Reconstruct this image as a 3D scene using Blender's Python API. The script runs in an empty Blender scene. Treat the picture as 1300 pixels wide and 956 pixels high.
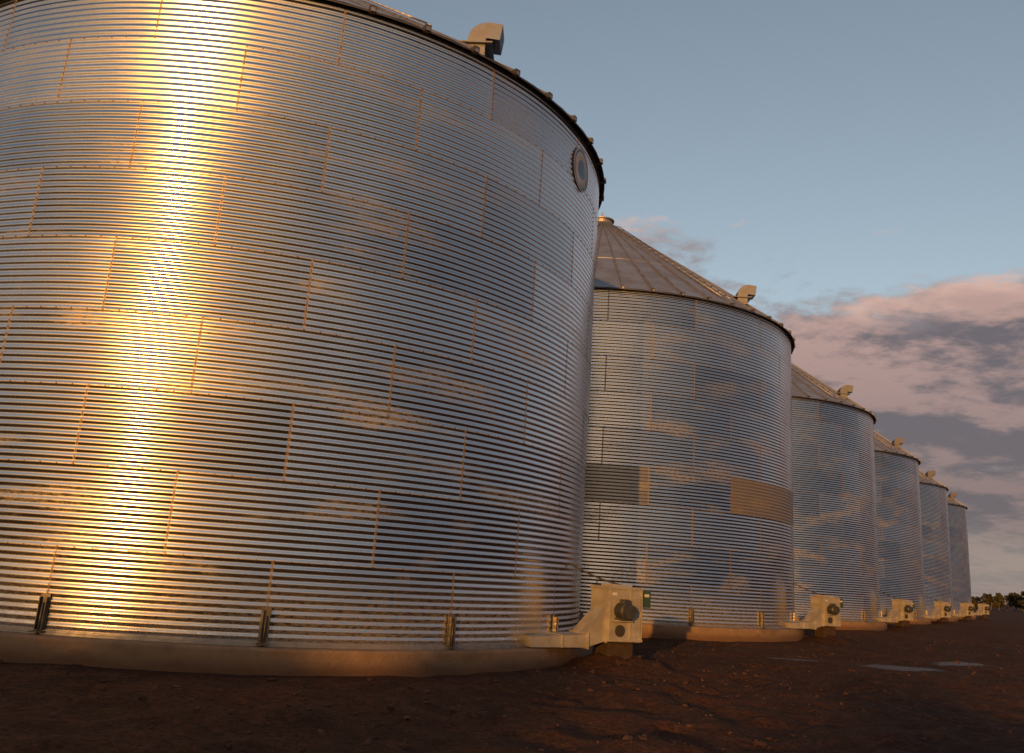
import bpy, bmesh, math, random
import numpy as np
from mathutils import Vector, Matrix
random.seed(7); rng=np.random.default_rng(7)
S=bpy.context.scene
S.view_settings.view_transform='Standard'; S.view_settings.look='None'; S.view_settings.exposure=0
COL=S.collection
R=7.34; ZB=0.35; BH=10.06/9; ZT=ZB+9*BH
C0=np.array([-5.535,19.647]); ST=np.array([8.891,14.063])
SUN_AZ=math.radians(253.7); SUN_EL=math.radians(5.0)
A0=math.radians(289.25); PA=math.radians(22.5)

# ---------------------------------------------------------------- helpers
def mesh_obj(name,verts,faces,mat=None,smooth=False,parent=None,loc=None):
    me=bpy.data.meshes.new(name)
    if isinstance(faces,np.ndarray):
        V=np.asarray(verts,np.float32); k=faces.shape[1]
        me.vertices.add(len(V)); me.vertices.foreach_set('co',V.ravel())
        me.loops.add(faces.size); me.loops.foreach_set('vertex_index',faces.astype(np.int32).ravel())
        me.polygons.add(len(faces)); me.polygons.foreach_set('loop_start',(np.arange(len(faces))*k).astype(np.int32))
        me.update(calc_edges=True); me.validate()
    else:
        me.from_pydata([tuple(v) for v in verts],[],faces); me.update()
    me.polygons.foreach_set('use_smooth',[bool(smooth)]*len(me.polygons))
    if mat: me.materials.append(mat)
    ob=bpy.data.objects.new(name,me); COL.objects.link(ob)
    if parent: ob.parent=parent
    if loc: ob.location=loc
    return ob
def bm_obj(name,bm,mat,parent=None,smooth=False,mats=None):
    me=bpy.data.meshes.new(name); bm.normal_update(); bm.to_mesh(me); bm.free()
    for m in (mats or [mat]): me.materials.append(m)
    ob=bpy.data.objects.new(name,me); COL.objects.link(ob)
    if parent: ob.parent=parent
    return ob
def empty(name,loc=(0,0,0),rz=0,parent=None):
    e=bpy.data.objects.new(name,None); COL.objects.link(e); e.location=loc; e.rotation_euler=(0,0,rz); e.empty_display_size=.3
    if parent: e.parent=parent
    return e
def add_box(bm,c,s,rz=0,bev=0,mi=0,mat=None):
    r=bmesh.ops.create_cube(bm,size=1)
    vs=r['verts']
    bmesh.ops.scale(bm,vec=s,verts=vs)
    if bev:
        es=list({e for v in vs for e in v.link_edges})
        rr=bmesh.ops.bevel(bm,geom=es,offset=bev,segments=2,affect='EDGES',profile=.5)
        vs=list({v for f in rr['faces'] for v in f.verts}|{v for v in vs if v.is_valid})
    M=(mat or Matrix.Identity(4))@Matrix.Translation(c)@Matrix.Rotation(rz,4,'Z')
    bmesh.ops.transform(bm,matrix=M,verts=vs)
    for f in {f for v in vs for f in v.link_faces}: f.material_index=mi
    return vs
def add_cyl(bm,c,r,d,axis='Z',seg=24,mi=0,r2=None,smooth=True):
    q=bmesh.ops.create_cone(bm,cap_ends=True,segments=seg,radius1=r,radius2=r if r2 is None else r2,depth=d)
    vs=q['verts']
    M=Matrix.Translation(c)
    if axis=='X': M=M@Matrix.Rotation(math.pi/2,4,'Y')
    if axis=='Y': M=M@Matrix.Rotation(math.pi/2,4,'X')
    bmesh.ops.transform(bm,matrix=M,verts=vs)
    for f in {f for v in vs for f in v.link_faces}:
        f.material_index=mi
        if len(f.verts)==4 and smooth: f.smooth=True
    return vs
class NT:
    def __init__(s,name,world=False):
        if world: s.m=bpy.data.worlds.new(name)
        else: s.m=bpy.data.materials.new(name)
        s.m.use_nodes=True; s.t=s.m.node_tree; s.t.nodes.clear()
    def n(s,typ,ins=None,**kw):
        nd=s.t.nodes.new(typ)
        for k,v in kw.items(): setattr(nd,k,v)
        if ins:
            for k,v in ins.items(): s.set(nd,k,v)
        return nd
    def set(s,nd,k,v):
        i=nd.inputs[k]
        if isinstance(v,bpy.types.NodeSocket): s.t.links.new(v,i)
        elif isinstance(v,bpy.types.Node): s.t.links.new(v.outputs[0],i)
        else: i.default_value=v
    def math(s,op,a,b=0.0,c=0.0,clamp=False):
        nd=s.n('ShaderNodeMath',operation=op,use_clamp=clamp); s.set(nd,0,a); s.set(nd,1,b); s.set(nd,2,c); return nd.outputs[0]
    def noise(s,vec,scale,detail=3,rough=.5,dist=0):
        nd=s.n('ShaderNodeTexNoise',{'Scale':scale,'Detail':detail,'Roughness':rough,'Distortion':dist})
        if vec is not None: s.set(nd,'Vector',vec)
        return nd.outputs[0]
    def ramp(s,f,lo,hi,a=0.0,b=1.0,smooth=True):
        nd=s.n('ShaderNodeMapRange',{0:f,1:lo,2:hi,3:a,4:b}); nd.interpolation_type='SMOOTHSTEP' if smooth else 'LINEAR'; return nd.outputs[0]
    def mix(s,f,a,b,bt='MIX'):
        nd=s.n('ShaderNodeMix',data_type='RGBA',blend_type=bt); s.set(nd,0,f); s.set(nd,6,a); s.set(nd,7,b); return nd.outputs[2]
    def comb(s,x,y,z):
        return s.n('ShaderNodeCombineXYZ',{0:x,1:y,2:z}).outputs[0]
    def pbr(s,**kw):
        b=s.n('ShaderNodeBsdfPrincipled'); 
        for k,v in kw.items(): s.set(b,k.replace('_',' '),v)
        o=s.n('ShaderNodeOutputMaterial'); s.t.links.new(b.outputs[0],o.inputs[0]); return s.m
def c4(r,g,b): return (r,g,b,1)

# ---------------------------------------------------------------- materials
def wall_mat(name,dull=0.0,tint=None,rgh=0):
    t=NT(name)
    tc=t.n('ShaderNodeTexCoord').outputs['Object']
    sp=t.n('ShaderNodeSeparateXYZ',{0:tc}); x,y,z=sp.outputs
    ang=t.math('ARCTAN2',y,x)
    row=t.math('FLOOR',t.math('DIVIDE',t.math('SUBTRACT',z,ZB),BH))
    par=t.math('MODULO',row,2.0)
    a=t.math('ADD',t.math('DIVIDE',t.math('SUBTRACT',ang,A0-2*math.pi*3),PA),t.math('MULTIPLY',par,.5))
    idn=t.math('MODULO',t.math('FLOOR',a),16.0)
    fr=t.math('FRACT',a)
    ed=t.math('MULTIPLY',t.math('MINIMUM',fr,t.math('SUBTRACT',1.0,fr)),R*PA)
    oi=t.n('ShaderNodeObjectInfo').outputs['Random']
    wn=t.n('ShaderNodeTexWhiteNoise',{'Vector':t.comb(idn,row,oi)},noise_dimensions='3D')
    rnd=wn.outputs[0]
    arc=t.math('MULTIPLY',ang,R)
    dv=t.comb(t.math('MULTIPLY',arc,.55),t.math('MULTIPLY',z,2.0),t.math('MULTIPLY',oi,37.0))
    d1=t.noise(dv,.8,3,.55,.2)
    fine=t.noise(t.comb(arc,t.math('MULTIPLY',z,3.0),oi),9.0,3,.65)
    hi=t.ramp(z,5.0,9.0,1.0,.4)
    dust=t.math('MULTIPLY',t.math('MULTIPLY',t.ramp(d1,.51,.72),t.ramp(fine,.36,.62,.10,1.0)),hi)
    low=t.ramp(z,.4,1.6,.35,0.0)
    lown=t.math('MULTIPLY',low,t.ramp(fine,.3,.6))
    base=t.mix(rnd,c4(.50,.51,.53),c4(.66,.66,.66))
    base=t.mix(t.math('MULTIPLY',t.ramp(fine,.35,.65),.15),base,c4(.37,.36,.355))
    seam=t.math('MULTIPLY',t.ramp(ed,.010,.026,1.0,0.0),t.ramp(fine,.30,.6,.25,.85))
    zr=t.math('FRACT',t.math('DIVIDE',t.math('SUBTRACT',z,ZB),BH))
    hz=t.math('MULTIPLY',t.math('MINIMUM',zr,t.math('SUBTRACT',1.0,zr)),BH)
    hseam=t.math('MULTIPLY',t.ramp(hz,.003,.012,1.0,0.0),t.ramp(fine,.35,.65,.15,.7))
    dirt=t.math('MAXIMUM',t.math('MULTIPLY',dust,.48),lown)
    base=t.mix(dirt,base,c4(.31,.25,.19))
    sm=t.math('MAXIMUM',seam,hseam)
    base=t.mix(sm,base,c4(.15,.095,.06))
    if tint: base=t.mix(.85,base,tint)
    rough=t.math('ADD',t.math('MULTIPLY_ADD',rnd,.05,.19+rgh),t.math('MULTIPLY',t.math('MAXIMUM',dirt,sm),.3))
    met=t.math('SUBTRACT',1.0-dull*.5,t.math('MULTIPLY',t.math('MAXIMUM',dirt,sm),.6),clamp=True)
    return t.pbr(Base_Color=base,Metallic=met,Roughness=rough)
M_wall=wall_mat('galvanised_corrugated_steel')
M_dull=wall_mat('weathered_steel_panel',.7,c4(.21,.175,.14),.25)
M_dull2=wall_mat('weathered_steel_panel_grey',.2,c4(.25,.235,.215),.12)

def simple(name,col,rough=.5,met=0,col2=None,scale=4,bump=0,d=.01):
    t=NT(name); tc=t.n('ShaderNodeTexCoord').outputs['Object']
    f=t.noise(tc,scale,4,.6)
    base=t.mix(t.ramp(f,.35,.65),c4(*col),c4(*(col2 or [v*.75 for v in col])))
    kw=dict(Base_Color=base,Roughness=t.ramp(f,.3,.7,max(.05,rough-.08),min(1,rough+.08)),Metallic=met)
    if bump:
        f2=t.noise(tc,scale*6,4,.65); kw['Normal']=t.n('ShaderNodeBump',{'Strength':bump,'Distance':d,'Height':f2}).outputs[0]
    return t.pbr(**kw)
M_roof=simple('galvanised_roof_sheet',(.34,.34,.36),.45,.7,(.25,.25,.27),1.2)
M_rib=simple('roof_rib_steel',(.28,.28,.29),.45,.7,(.2,.2,.21),3)
M_trim_mouth=simple('dark_eave_steel_and_mouth_shade',(.08,.08,.085),.55,.5)
M_galv=simple('galvanised_steel',(.34,.34,.35),.45,.7,(.26,.26,.27),6)
M_vent=simple('vent_hood_steel',(.21,.22,.24),.4,.85,(.15,.155,.17),5)
M_bolt=simple('bolt_steel',(.30,.24,.18),.45,.8,(.16,.10,.06),20)
M_cream=simple('galvanised_fan_steel',(.34,.325,.29),.45,.25,(.24,.225,.19),3.0,.08)
M_dark=simple('motor_dark_paint',(.045,.05,.055),.45,.2,(.03,.03,.03),8)
M_leg=simple('dark_steel_leg',(.035,.03,.028),.7,.2)
M_green=simple('green_control_panel',(.03,.07,.05),.4,0)
M_white=simple('white_label',(.5,.49,.46),.5,0)
M_br=simple('bracket_steel',(.16,.15,.13),.5,.6,(.10,.09,.08),5)
M_plinth=simple('soil_stained_concrete',(.035,.02,.015),.95,0,(.025,.014,.01),7,.6,.02)

def concrete():
    t=NT('concrete_footing'); tc=t.n('ShaderNodeTexCoord').outputs['Object']
    z=t.n('ShaderNodeSeparateXYZ',{0:tc}).outputs[2]
    f=t.noise(tc,1.6,5,.65); g=t.noise(tc,18,4,.6)
    base=t.mix(t.ramp(f,.3,.7),c4(.23,.155,.10),c4(.14,.095,.06))
    zz=t.math('ADD',z,t.math('MULTIPLY',t.math('SUBTRACT',f,.5),.4))
    base=t.mix(t.ramp(zz,.02,.24,.9,0),base,c4(.09,.048,.028))
    return t.pbr(Base_Color=base,Roughness=.9,Normal=t.n('ShaderNodeBump',{'Strength':.6,'Distance':.02,'Height':g}).outputs[0])
M_conc=concrete()
def soil():
    t=NT('red_brown_soil'); tc=t.n('ShaderNodeTexCoord').outputs['Object']
    sp=t.n('ShaderNodeSeparateXYZ',{0:tc}); x,y,z=sp.outputs
    f=t.noise(tc,.22,4,.6); g=t.noise(tc,3.0,6,.75); k=t.noise(tc,14,4,.8)
    base=t.mix(t.ramp(f,.35,.65),c4(.068,.026,.015),c4(.035,.016,.011))
    base=t.mix(t.ramp(g,.45,.62,0,.7),base,c4(.105,.045,.026))
    base=t.mix(t.ramp(k,.46,.60,0,.85),base,c4(.016,.009,.007))
    def spot(cx,cy,rx,ry,rot=0):
        dx=t.math('SUBTRACT',x,cx); dy=t.math('SUBTRACT',y,cy)
        u=t.math('ADD',t.math('MULTIPLY',dx,math.cos(rot)/rx),t.math('MULTIPLY',dy,math.sin(rot)/rx))
        v=t.math('ADD',t.math('MULTIPLY',dx,-math.sin(rot)/ry),t.math('MULTIPLY',dy,math.cos(rot)/ry))
        d=t.math('SQRT',t.math('ADD',t.math('MULTIPLY',u,u),t.math('MULTIPLY',v,v)))
        return t.ramp(t.math('ADD',d,t.math('MULTIPLY',t.math('SUBTRACT',g,.5),1.6)),.75,1.0,1,0)
    w=t.math('MAXIMUM',spot(9.6,21.6,1.5,.7,.5),spot(7.2,21.9,.9,.35,.3))
    w=t.math('MAXIMUM',w,spot(12.5,24.5,1.4,.5,.6))
    base=t.mix(t.math('MULTIPLY',w,.7),base,c4(.075,.055,.045))
    h=t.math('ADD',g,t.math('MULTIPLY',k,.5))
    h=t.math('MULTIPLY',h,t.math('SUBTRACT',1.0,t.math('MULTIPLY',w,.8)))
    rough=t.math('SUBTRACT',.95,t.math('MULTIPLY',w,.5))
    return t.pbr(Base_Color=base,Roughness=rough,Normal=t.n('ShaderNodeBump',{'Strength':1.0,'Distance':.12,'Height':h}).outputs[0],Specular_IOR_Level=.2)
M_soil=soil()
M_clod=simple('soil_clod',(.065,.028,.017),.95,0,(.03,.015,.011),2.5,.4)
def leafm():
    t=NT('eucalypt_foliage'); tc=t.n('ShaderNodeTexCoord').outputs['Object']
    f=t.noise(tc,.8,3,.6)
    return t.pbr(Base_Color=t.mix(t.ramp(f,.3,.7),c4(.03,.035,.02),c4(.05,.05,.03)),Roughness=.8,Specular_IOR_Level=.2)
M_leaf=leafm(); M_bark=simple('bark',(.13,.10,.08),.9,0,(.07,.05,.04),6,.4)

# ---------------------------------------------------------------- world
def world():
    t=NT('World',True); S.world=t.m
    sky=t.n('ShaderNodeTexSky',sky_type='NISHITA',sun_disc=False,sun_elevation=SUN_EL,altitude=100,air_density=1.0,dust_density=1.5,ozone_density=1.4)
    sky.sun_rotation=math.atan2(math.cos(SUN_AZ),math.sin(SUN_AZ))%(2*math.pi)
    d=t.n('ShaderNodeTexCoord').outputs['Generated']
    sp=t.n('ShaderNodeSeparateXYZ',{0:d}); x,y,z=sp.outputs
    zc=t.math('MAXIMUM',z,0.0)
    k=t.math('ADD',zc,.18)
    cv=t.comb(t.math('DIVIDE',x,k),t.math('DIVIDE',y,k),t.math('MULTIPLY',z,3.0))
    n1=t.noise(cv,1.5,8,.62,.1)
    n2=t.noise(t.n('ShaderNodeVectorMath',{0:cv,1:(-.05,-.16,.12)},operation='ADD').outputs[0],1.5,6,.60,.1)
    sd=t.n('ShaderNodeVectorMath',{0:d,1:(math.cos(SUN_AZ),math.sin(SUN_AZ),0.05)},operation='DOT_PRODUCT').outputs['Value']
    back=t.ramp(sd,-.2,.6)
    cov=t.math('ADD',t.ramp(z,.25,.44,.25,-.26,False),t.math('MULTIPLY',back,t.ramp(z,.25,.6,0,.20)))
    nn=t.math('ADD',n1,cov)
    m=t.ramp(nn,.48,.58)
    m=t.math('MULTIPLY',m,t.ramp(z,.015,.09,.6,1.0))
    lit=t.ramp(t.math('SUBTRACT',n1,n2),-.05,.08)
    top=t.ramp(z,.08,.34,.30,1.0)
    litt=t.math('MULTIPLY',lit,top)
    thick=t.ramp(nn,.52,.68)
    away=t.mix(thick,t.mix(litt,c4(2.4,2.0,2.1),c4(6.0,3.9,3.2)),t.mix(litt,c4(1.2,1.02,1.15),c4(4.3,2.75,2.4)))
    tow=t.mix(lit,c4(1.0,.80,.75),c4(7.5,5.4,3.6))
    cc=t.mix(t.ramp(sd,.0,.9),away,tow)
    hz_=t.ramp(z,.0,.26,.65,0.0)
    hs=t.n('ShaderNodeHueSaturation',{'Saturation':.66,'Value':1.8,'Color':sky.outputs[0]})
    hazy=t.mix(t.math('MULTIPLY',hz_,t.ramp(sd,-.2,.5,1,0)),hs.outputs[0],c4(3.8,3.2,3.0))
    col=t.mix(t.math('MULTIPLY',m,.95),hazy,cc)
    # sunset glow around the low sun
    glow=t.math('MULTIPLY',t.ramp(sd,.72,1.0,0,.75),t.ramp(z,.0,.75,1,.45))
    col=t.mix(glow,col,c4(13,7.0,2.4))
    bg=t.n('ShaderNodeBackground',{'Color':col,'Strength':.12})
    o=t.n('ShaderNodeOutputWorld'); t.t.links.new(bg.outputs[0],o.inputs[0])
world()
L=bpy.data.lights.new('sun','SUN'); L.energy=4.6; L.angle=math.radians(.6); L.color=(1.0,.42,.085)
so=bpy.data.objects.new('sun',L); COL.objects.link(so)
sd=Vector((math.cos(SUN_AZ)*math.cos(SUN_EL),math.sin(SUN_AZ)*math.cos(SUN_EL),math.sin(SUN_EL)))
so.rotation_euler=sd.to_track_quat('Z','Y').to_euler(); so.location=(0,-20,30)

# ---------------------------------------------------------------- silo parts
def radius_off(a,z):
    w=(.0040*np.sin(5*a+1.3*z+.5)+.0036*np.sin(11*a-1.1*z+1)+.0028*np.sin(23*a+1.1*z*1.5)+.0018*np.sin(37*a-2.3*z+2)+.0007*np.sin(61*a+4.1*z))
    return w
PITCH=BH/11; AMP=.0063
def prof(z): return AMP*np.cos((z-ZB)/PITCH*2*np.pi)
def wall_grid(a0,a1,na,z0,z1,nz,off=0.,closed=False):
    zs=np.linspace(z0,z1,nz+1); as_=np.linspace(a0,a1,na+1)
    if closed: as_=as_[:-1]
    A,Z=np.meshgrid(as_,zs)
    rr=R+prof(Z)+radius_off(A,Z)+off
    V=np.stack([rr*np.cos(A),rr*np.sin(A),Z],-1).reshape(-1,3)
    n=len(as_); i=np.arange(nz)[:,None]; m=n if closed else n-1; j=np.arange(m)[None,:]; j2=(j+1)%n
    F=np.stack([i*n+j,i*n+j2,(i+1)*n+j2,(i+1)*n+j],-1).reshape(-1,4)
    return V,F
protos={}
def proto(name,ob): protos[name]=ob.data; bpy.data.objects.remove(ob)
V,F=wall_grid(0,2*math.pi,240,ZB,ZT,99*8,closed=True)
proto('wall',mesh_obj('wall',V,F,M_wall,True))
def bolts():
    P=[]
    for r in range(9):
        for k in range(16):
            a=A0+k*PA-(PA/2 if r%2 else 0)
            for j in range(11): P.append((a,ZB+r*BH+j*PITCH))
        if r:
            for k in range(192): P.append((k/192*2*math.pi+.01,ZB+r*BH))
    hexa=np.arange(6)*math.pi/3
    vs=[];fs=[]
    for i,(a,z) in enumerate(P):
        rr=R+AMP+float(radius_off(a,z))+.001; ca,sa=math.cos(a),math.sin(a)
        for h in (-.004,.009):
            for q in hexa:
                u=.011*math.cos(q); w=.011*math.sin(q)
                vs.append(((rr+h)*ca-u*sa,(rr+h)*sa+u*ca,z+w))
        b=i*12
        fs.append([b+6+j for j in range(6)])
        for j in range(6): fs.append([b+j,b+(j+1)%6,b+6+(j+1)%6,b+6+j])
    return mesh_obj('panel_bolts',vs,fs,M_bolt)
proto('panel_bolts',bolts())
def lathe(prof_,n,name,mat,smooth=True,wob=0):
    vs=[];fs=[]
    for j in range(n):
        a=j/n*2*math.pi
        for (r,z) in prof_: 
            rr=r+wob*math.sin(13*a)*math.sin(5*a+z)
            vs.append((rr*math.cos(a),rr*math.sin(a),z))
    m=len(prof_)
    for j in range(n):
        for i in range(m-1):
            fs.append([j*m+i,((j+1)%n)*m+i,((j+1)%n)*m+i+1,j*m+i+1])
    return mesh_obj(name,vs,fs,mat,smooth)
f=lathe([(R+.30,-.4),(R+.30,.30),(R+.29,.325),(R+.27,.335),(R-.1,.338)],160,'concrete_footing',M_conc,False,.01)
proto('concrete_footing',f)
def brackets():
    bm=bmesh.new()
    for k in range(16):
        a=A0+k*PA
        M=Matrix.Rotation(a,4,'Z')
        add_box(bm,(R+.028,0,ZB+.27),(.012,.13,.46),bev=.003,mat=M)
        add_box(bm,(R+.060,-.045,ZB+.25),(.06,.012,.42),bev=.002,mat=M)
        add_box(bm,(R+.060,.045,ZB+.25),(.06,.012,.42),bev=.002,mat=M)
        add_box(bm,(R+.08,0,ZB+.02),(.13,.17,.016),bev=.002,mat=M)
        vs=add_cyl(bm,(0,0,0),.013,.42); bmesh.ops.transform(bm,matrix=M@Matrix.Translation((R+.07,0,ZB+.18)),verts=vs)
    return bm_obj('anchor_brackets',bm,M_br)
proto('anchor_brackets',brackets())
proto('base_flange',lathe([(R+.05,ZB-.012),(R+.05,ZB+.02),(R+.018,ZB+.021),(R+.018,ZB+.05),(R-.02,ZB+.05)],128,'base_flange',M_galv,False))
NR=48; SL=4.95/(R-.45)
def zr(r): return ZT+.02+(R-r)*SL
def roof():
    vs=[];fs=[]
    for j in range(NR):
        a0=j/NR*2*math.pi;a1=(j+1)/NR*2*math.pi
        b=len(vs)
        seg=[(R+.13,0),(R*.64,.0),(R*.64,.018),(.42,.018)]
        for (r,h) in seg:
            for q in (0,.5,1):
                a=a0+(a1-a0)*q
                vs.append((r*math.cos(a),r*math.sin(a),zr(r)+h+(.012*r/R if q==.5 else 0)))
        for i in range(3):
            for q in range(2):
                fs.append([b+i*3+q,b+i*3+q+3,b+i*3+q+4,b+i*3+q+1])
    return mesh_obj('roof_sheets',vs,[f[::-1] for f in fs],M_roof)
proto('roof_sheets',roof())
def ribs():
    bm=bmesh.new()
    for j in range(NR):
        a=j/NR*2*math.pi
        r0,r1=.45,R+.17
        prof_=[(-.045,.004),(-.028,.075),(.028,.075),(.045,.004)]
        ring=[]
        for r in (r0,r1):
            ring.append([bm.verts.new(((r*math.cos(a)-u*math.sin(a)),(r*math.sin(a)+u*math.cos(a)),zr(r)+h+(.018 if r==r0 else 0))) for u,h in prof_])
        for i in range(3): bm.faces.new([ring[0][i],ring[1][i],ring[1][i+1],ring[0][i+1]])
        bm.faces.new(ring[1])
        add_box(bm,(R+.10,0,ZT-.035),(.13,.11,.10),mat=Matrix.Rotation(a,4,'Z'),mi=1)
    return bm_obj('roof_ribs',bm,None,mats=[M_rib,M_trim_mouth])
proto('roof_ribs',ribs())
proto('eave_trim',lathe([(R-.02,ZT-.10),(R+.034,ZT-.10),(R+.036,ZT-.01),(R+.135,zr(R+.13)-.035),(R+.135,zr(R+.13)-.006),(R-.02,ZT-.0)],128,'eave_trim',M_trim_mouth,False))
proto('peak_cap',lathe([(.42,zr(.42)-.05),(.42,zr(.42)+.22),(.50,zr(.42)+.22),(.50,zr(.42)+.26),(.03,zr(.42)+.44),(.03,zr(.42)+.62),(.0,zr(.42)+.62)],32,'peak_cap',M_galv,False))
def vent():
    bm=bmesh.new()
    path=[(0,-.30),(0,.04)]
    for k in range(1,9):
        q=math.radians(k*12.0); path.append((.20-.20*math.cos(q),.04+.20*math.sin(q)))
    path.append((.46,.21))
    W_,H=.52,.34
    rings=[]
    for i,(u,h) in enumerate(path):
        p0=path[max(0,i-1)];p1=path[min(len(path)-1,i+1)]
        tx,th=p1[0]-p0[0],p1[1]-p0[1];l=math.hypot(tx,th);tx/=l;th/=l
        nx,nh=-th,tx
        k=H/2
        rings.append([bm.verts.new((u+nx*sx*k,sy*W_/2,h+nh*sx*k)) for sx,sy in ((1,-1),(1,1),(-1,1),(-1,-1))])
    for a_,b_ in zip(rings,rings[1:]):
        for i in range(4): bm.faces.new([a_[i],a_[(i+1)%4],b_[(i+1)%4],b_[i]])
    fe=bm.faces.new(rings[-1]); fe.material_index=1  # dark face over the open end, painted in place of the shade inside
    bmesh.ops.recalc_face_normals(bm,faces=bm.faces)
    add_box(bm,(0,0,-.05),(.62,.66,.03))
    a=math.radians(314); r=6.45
    bmesh.ops.transform(bm,matrix=Matrix.Translation((r*math.cos(a),r*math.sin(a),zr(r)+.15))@Matrix.Rotation(a+.75,4,'Z'),verts=bm.verts)
    return bm_obj('roof_vent_hood',bm,None,mats=[M_vent,M_trim_mouth])
proto('roof_vent_hood',vent())
def ladder():
    bm=bmesh.new(); a=math.radians(300)
    for side in (-.2,.2):
        r0,r1=.9,R-.2
        p0=Vector((r0,side,zr(r0)+.13));p1=Vector((r1,side,zr(r1)+.11)); d=p1-p0
        vs=add_cyl(bm,(0,0,0),.014,d.length,seg=8)
        bmesh.ops.transform(bm,matrix=Matrix.Translation((p0+p1)/2)@d.to_track_quat('Z','Y').to_matrix().to_4x4(),verts=vs)
    for k in range(19):
        r=1.0+k*.33; add_cyl(bm,(r,0,zr(r)+.13),.012,.4,'Y',8)
    bmesh.ops.transform(bm,matrix=Matrix.Rotation(a,4,'Z'),verts=bm.verts)
    return bm_obj('roof_ladder',bm,M_galv)
proto('roof_ladder',ladder())

# ---------------------------------------------------------------- aeration fan
def fan_parts():
    out={}
    bm=bmesh.new()
    add_box(bm,(0,0,.94),(.70,.62,.94),bev=.012)
    for zz in (.50,1.38): add_box(bm,(0,0,zz),(.735,.655,.035),bev=.004)
    for xx in (-.335,.10,.335): add_box(bm,(xx,-.315,.94),(.03,.022,.84))
    add_box(bm,(.22,-.316,1.13),(.18,.02,.28),bev=.004); add_box(bm,(.22,-.316,.72),(.18,.02,.32),bev=.004)
    add_box(bm,(-.12,-.39,.835),(.34,.16,.03),bev=.004)
    add_box(bm,(.0,0,1.42),(.42,.40,.05),bev=.01)
    for k in range(5): add_box(bm,(.355,0,.70+k*.11),(.02,.46,.03))
    for zz in (.62,.80,1.08,1.26):
        for xx in (-.335,.335): add_cyl(bm,(xx,-.330,zz),.011,.012,'Y',6)
    out['fan_housing']=bm_obj('fan_housing',bm,M_cream)
    bm=bmesh.new()
    def frust(x0,z00,z01,y0,x1,z10,z11,y1):
        v=[bm.verts.new(p) for p in [(x0,-y0,z00),(x0,y0,z00),(x0,y0,z01),(x0,-y0,z01),(x1,-y1,z10),(x1,y1,z10),(x1,y1,z11),(x1,-y1,z11)]]
        for q in ([0,1,2,3],[7,6,5,4],[0,4,5,1],[1,5,6,2],[2,6,7,3],[3,7,4,0]): bm.faces.new([v[i] for i in q])
    frust(-.353,.48,1.02,.24,-.76,.37,.58,.28)
    frust(-.762,.365,.58,.28,-1.92,.355,.52,.38)
    add_box(bm,(-.762,0,.475),(.02,.64,.27)); add_box(bm,(-.358,0,.75),(.02,.54,.60)); add_box(bm,(-1.3,0,.46),(.02,.70,.21))
    bmesh.ops.recalc_face_normals(bm,faces=bm.faces)
    out['transition_duct']=bm_obj('transition_duct',bm,M_cream)
    bm=bmesh.new()
    add_cyl(bm,(-.12,-.44,1.00),.135,.28,'Y',28)
    for k in range(6): add_cyl(bm,(-.12,-.34-k*.035,1.00),.148,.012,'Y',28)
    add_cyl(bm,(-.12,-.60,1.00),.105,.06,'Y',28,r2=.12)
    add_box(bm,(-.12,-.44,1.16),(.13,.14,.08),bev=.008)
    add_box(bm,(-.12,-.42,.865),(.24,.20,.04))
    out['motor']=bm_obj('motor',bm,M_dark)
    bm=bmesh.new()
    add_cyl(bm,(-.12,-.322,.66),.10,.02,'Y',28); 
    out['inspection_port']=bm_obj('inspection_port',bm,M_leg)
    bm=bmesh.new()
    add_box(bm,(0,.02,.20),(.54,.44,.50),bev=.03)
    out['fan_plinth']=bm_obj('fan_plinth',bm,M_plinth)
    bm=bmesh.new()
    add_box(bm,(.49,-.20,1.22),(.19,.10,.30),bev=.01); add_box(bm,(.37,-.20,1.22),(.06,.05,.05))
    out['control_box']=bm_obj('control_box',bm,M_green)
    bm=bmesh.new()
    add_box(bm,(.49,-.253,1.28),(.10,.004,.05)); add_box(bm,(-.25,-.3125,1.28),(.10,.004,.05))
    out['labels']=bm_obj('labels',bm,M_white)
    cu=bpy.data.curves.new('power_conduit','CURVE'); cu.dimensions='3D'; cu.bevel_depth=.016; cu.bevel_resolution=2
    sp=cu.splines.new('BEZIER'); pts=[(.49,-.15,1.36),(-.1,.55,1.55),(-.95,1.5,2.15)]
    sp.bezier_points.add(2)
    for bp,p in zip(sp.bezier_points,pts): bp.co=p; bp.handle_left_type=bp.handle_right_type='AUTO'
    cu.materials.append(M_leg)
    o=bpy.data.objects.new('power_conduit',cu); out['power_conduit']=o; COL.objects.link(o)
    return out
fp=fan_parts(); fan_data={k:o.data for k,o in fp.items()}
for o in fp.values(): bpy.data.objects.remove(o)

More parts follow.
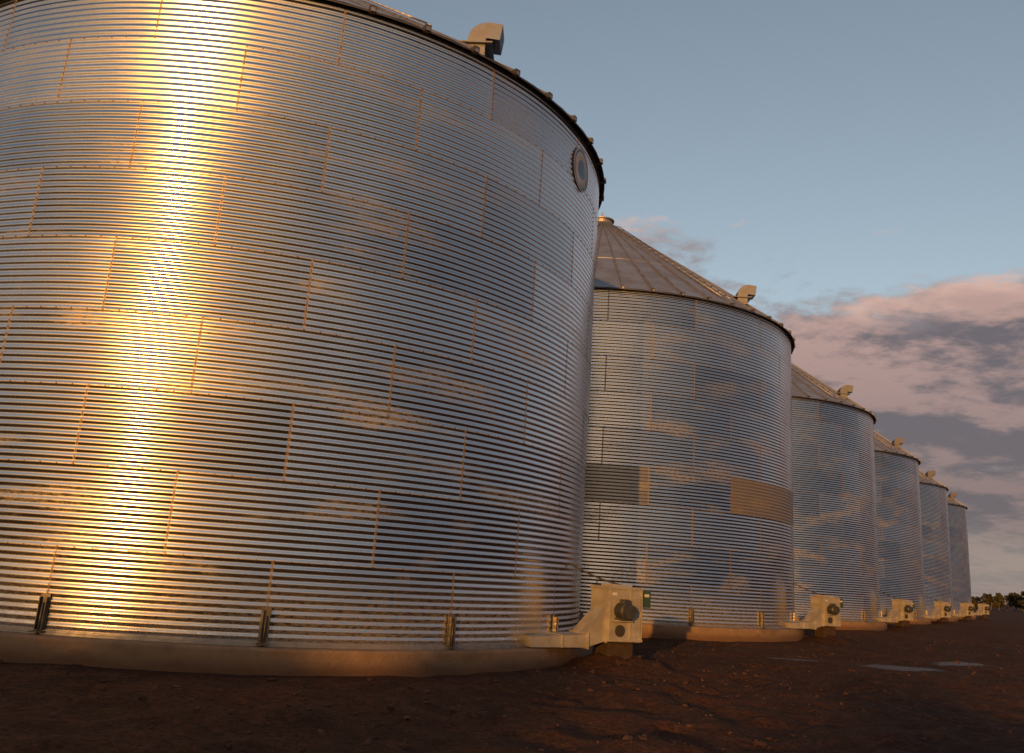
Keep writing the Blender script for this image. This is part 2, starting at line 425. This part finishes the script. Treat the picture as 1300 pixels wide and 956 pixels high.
def inst(name,data,parent):
    o=bpy.data.objects.new(name,data); COL.objects.link(o); o.parent=parent; return o
silos=[]
for i in range(6):
    c=C0+ST*i
    e=empty('grain_silo',(c[0],c[1],0)); silos.append(e)
    for k,dta in protos.items(): inst(k,dta,e)
    az=math.radians(-21.8); r=8.34
    fe=empty('aeration_fan',(c[0]+r*math.cos(az),c[1]+r*math.sin(az),0),math.radians(27))
    for k,dta in fan_data.items(): inst(k,dta,fe)
def panel(name,a0,a1,row,mat,parent):
    V,F=wall_grid(math.radians(a0),math.radians(a1),18,ZB+row*BH+.01,ZB+(row+1)*BH-.01,88,.006)
    return mesh_obj(name,V,F,mat,True,parent)
panel('weathered_panel',255.5,278,3,M_dull2,silos[1])
panel('weathered_panel',300.5,345.5,3,M_dull,silos[1])
def badge():
    ac=math.radians(-24); zc=ZT-.78
    def disc(r0,r1,off,mat,name):
        vs=[];fs=[]
        n=40
        for k in range(n):
            q=k/n*2*math.pi
            for rr in (r0,r1):
                u=rr*math.cos(q);w=rr*math.sin(q); a=ac+u/R
                vs.append(((R+AMP+off)*math.cos(a),(R+AMP+off)*math.sin(a),zc+w))
        for k in range(n): fs.append([2*k,2*k+1,(2*k+3)%(2*n),(2*k+2)%(2*n)])
        return mesh_obj(name,vs,fs,mat,False,e0)
    e0=silos[0]
    w=simple('badge_silver',(.30,.30,.32),.5,0); b=simple('badge_blue',(.03,.05,.13),.4,0)
    disc(0,.46,.014,w,'badge_plate'); disc(.38,.42,.017,b,'badge_ring'); disc(0,.2,.017,b,'badge_centre')
badge()

# ---------------------------------------------------------------- ground
TABS={}
def vnoise(x,y,s,seed):
    if seed not in TABS: TABS[seed]=np.random.default_rng(seed).random((256,256))
    T=TABS[seed]
    X=x/s;Y=y/s;xi=np.floor(X).astype(int);yi=np.floor(Y).astype(int);fx=X-xi;fy=Y-yi
    fx=fx*fx*(3-2*fx);fy=fy*fy*(3-2*fy)
    g=lambda i,j:T[i%256,j%256]
    return (g(xi,yi)*(1-fx)+g(xi+1,yi)*fx)*(1-fy)+(g(xi,yi+1)*(1-fx)+g(xi+1,yi+1)*fx)*fy
def hgt(X,Y):
    h=.10*(vnoise(X,Y,2.6,1)-.5)+.10*(vnoise(X,Y,.9,2)-.5)+.11*(vnoise(X,Y,.33,3)-.5)+.25*(vnoise(X,Y,14,5)-.5)
    h=h-.05
    far=np.hypot(X,Y-20); h=h*np.clip(1.6-far/160,0.25,1)
    for i in range(6):
        c=C0+ST*i; d=np.hypot(X-c[0],Y-c[1]); k=np.clip((d-R-.3)/1.5,0,1)
        h=h*(.25+.75*k)
    for (px,py,pr) in ((9.6,21.6,1.9),(7.2,21.9,1.0),(12.5,24.5,1.6)):
        k=np.clip((np.hypot(X-px,Y-py)/pr),0,1)**2; h=h*k-.03*(1-k)
    for (px,py,pr,ph) in ((-10.6,13.6,.8,.22),(6.6,16.2,.6,.16),(13,19,1.2,.22),(16.5,23,1.6,.28),(19.5,27,2.2,.35),(24,33,2.5,.35),(30,40,3,.4)):
        h=h+ph*np.exp(-((X-px)**2+(Y-py)**2)/pr**2)*(.5+1.0*vnoise(X,Y,.25,9))
    az=math.radians(-21.8)
    for i in range(6):
        c=C0+ST*i; px=c[0]+8.4*math.cos(az); py=c[1]+8.4*math.sin(az)
        h=h+.26*np.exp(-((X-px)**2+(Y-py)**2)/.75**2)*(.7+.6*vnoise(X,Y,.2,12))
    return h
n=560; u=np.linspace(-1,1,n); wv=np.sinh(7.4*u)/np.sinh(7.4)*2500
X,Y=np.meshgrid(wv+3,wv+13); Z=hgt(X,Y)
V=np.stack([X,Y,Z],-1).reshape(-1,3)
i=np.arange(n-1)[:,None]; j=np.arange(n-1)[None,:]
F=np.stack([i*n+j,i*n+j+1,(i+1)*n+j+1,(i+1)*n+j],-1).reshape(-1,4)
mesh_obj('ground',V,F,M_soil,True)
def clods(N=12000):
    bm=bmesh.new(); bmesh.ops.create_icosphere(bm,subdivisions=1,radius=1); bv=np.array([v.co[:] for v in bm.verts]); bf=np.array([[v.index for v in f.verts] for f in bm.faces]); bm.free()
    y=5.5+rng.random(N)**1.6*34; x=-14+rng.random(N)*(26+y*.6)
    ok=(vnoise(x,y,1.7,21)+.35*rng.random(N))>.55
    for i in range(6):
        c=C0+ST*i; ok&=np.hypot(x-c[0],y-c[1])>R+.33
    x=x[ok];y=y[ok];z=hgt(x,y); Vs=[];Fs=[]
    for q in range(len(x)):
        s=.010+.040*rng.random()**5
        v=bv*(1+.35*rng.standard_normal((len(bv),1)))*np.array([1,1,.65])*s*(.7+.6*rng.random(3))
        Vs.append(v+[x[q],y[q],z[q]+s*.1]); Fs.append(bf+q*len(bv))
    return mesh_obj('soil_clods',np.concatenate(Vs),np.concatenate(Fs),M_clod)
clods()

# ---------------------------------------------------------------- trees
rng=np.random.default_rng(11)
def tree_mass(name,spots,leafn=900,leaf=.28):
    Vs=[];Fs=[];mi=[]
    nv=0
    def addq(p,s):
        nonlocal nv
        a=rng.standard_normal(3);a/=np.linalg.norm(a);b=np.cross(a,rng.standard_normal(3));b/=np.linalg.norm(b)
        Vs.extend([p-a*s-b*s*.5,p+a*s-b*s*.5,p+a*s+b*s*.5,p-a*s+b*s*.5]);Fs.append([nv,nv+1,nv+2,nv+3]);mi.append(0);nv+=4
    def limb(p0,p1,r0,r1):
        nonlocal nv
        d=p1-p0;d/=np.linalg.norm(d);s=np.cross(d,[.3,.9,.1]);s/=np.linalg.norm(s);t_=np.cross(d,s)
        for p,r in ((p0,r0),(p1,r1)):
            for k in range(6):
                q=k*math.pi/3; Vs.append(p+(s*math.cos(q)+t_*math.sin(q))*r)
        for k in range(6): Fs.append([nv+k,nv+(k+1)%6,nv+6+(k+1)%6,nv+6+k]);mi.append(1)
        nv+=12
    for (x,y,h) in spots:
        base=np.array([x,y,-.2]); top=base+np.array([rng.normal(0,.3),rng.normal(0,.3),h*.55])
        limb(base,top,.035*h,.018*h)
        cl=[]
        for k in range(11):
            q=rng.random()*6.28; rr=h*(.1+.32*rng.random()); c=base+np.array([rr*math.cos(q),rr*math.sin(q),h*(.35+.52*rng.random())])
            cl.append((c,h*(.09+.10*rng.random()))); limb(top*.8+base*.2,c,.012*h,.004*h)
        for k in range(leafn):
            c,s=cl[rng.integers(len(cl))]; d=rng.standard_normal(3); d*= (rng.random()**.4)/np.linalg.norm(d)
            addq(c+d*s*np.array([1.2,1.2,.8]),leaf*(.5+rng.random()))
    ob=mesh_obj(name,np.array(Vs),np.array(Fs),M_leaf); ob.data.materials.append(M_bark); ob.data.polygons.foreach_set('material_index',mi)
    return ob
sp=[]
for k in range(52):
    az=math.radians(62.2-k*.40); d=235+rng.normal(0,12); sp.append((d*math.cos(az),d*math.sin(az),(3.0+2.6*rng.random())*(1.0 if k>2 else .7)))
tree_mass('distant_tree_line',sp,480,.3)
sp=[]
for k in range(40):
    x=-95+k*3.6+rng.normal(0,.6)
    if x<-36: h=9.5+rng.normal(0,.5)
    elif x<-20: h=8.0+rng.normal(0,.15)
    else: h=7.0+rng.normal(0,.3)
    sp.append((x,-62+rng.normal(0,1.5),h))
tree_mass('unseen_shade_tree_row',sp,800,.40)  # unseen row behind the camera, added to shade foreground soil and silo base

# ---------------------------------------------------------------- camera
th,ro,h,f=.2534,.0696,1.578,1116.5
Fv=Vector((0,math.cos(th),math.sin(th)));r0=Vector((1,0,0));u0=Vector((0,-math.sin(th),math.cos(th)))
r_=math.cos(ro)*r0+math.sin(ro)*u0; u_=-math.sin(ro)*r0+math.cos(ro)*u0
cam=bpy.data.cameras.new('camera'); co=bpy.data.objects.new('camera',cam); COL.objects.link(co)
co.matrix_world=Matrix(((r_.x,u_.x,-Fv.x,0),(r_.y,u_.y,-Fv.y,0),(r_.z,u_.z,-Fv.z,h),(0,0,0,1)))
cam.sensor_width=36; cam.lens=36*f/1300; cam.shift_y=-45/1300; cam.clip_end=6000; cam.clip_start=.05
S.camera=co
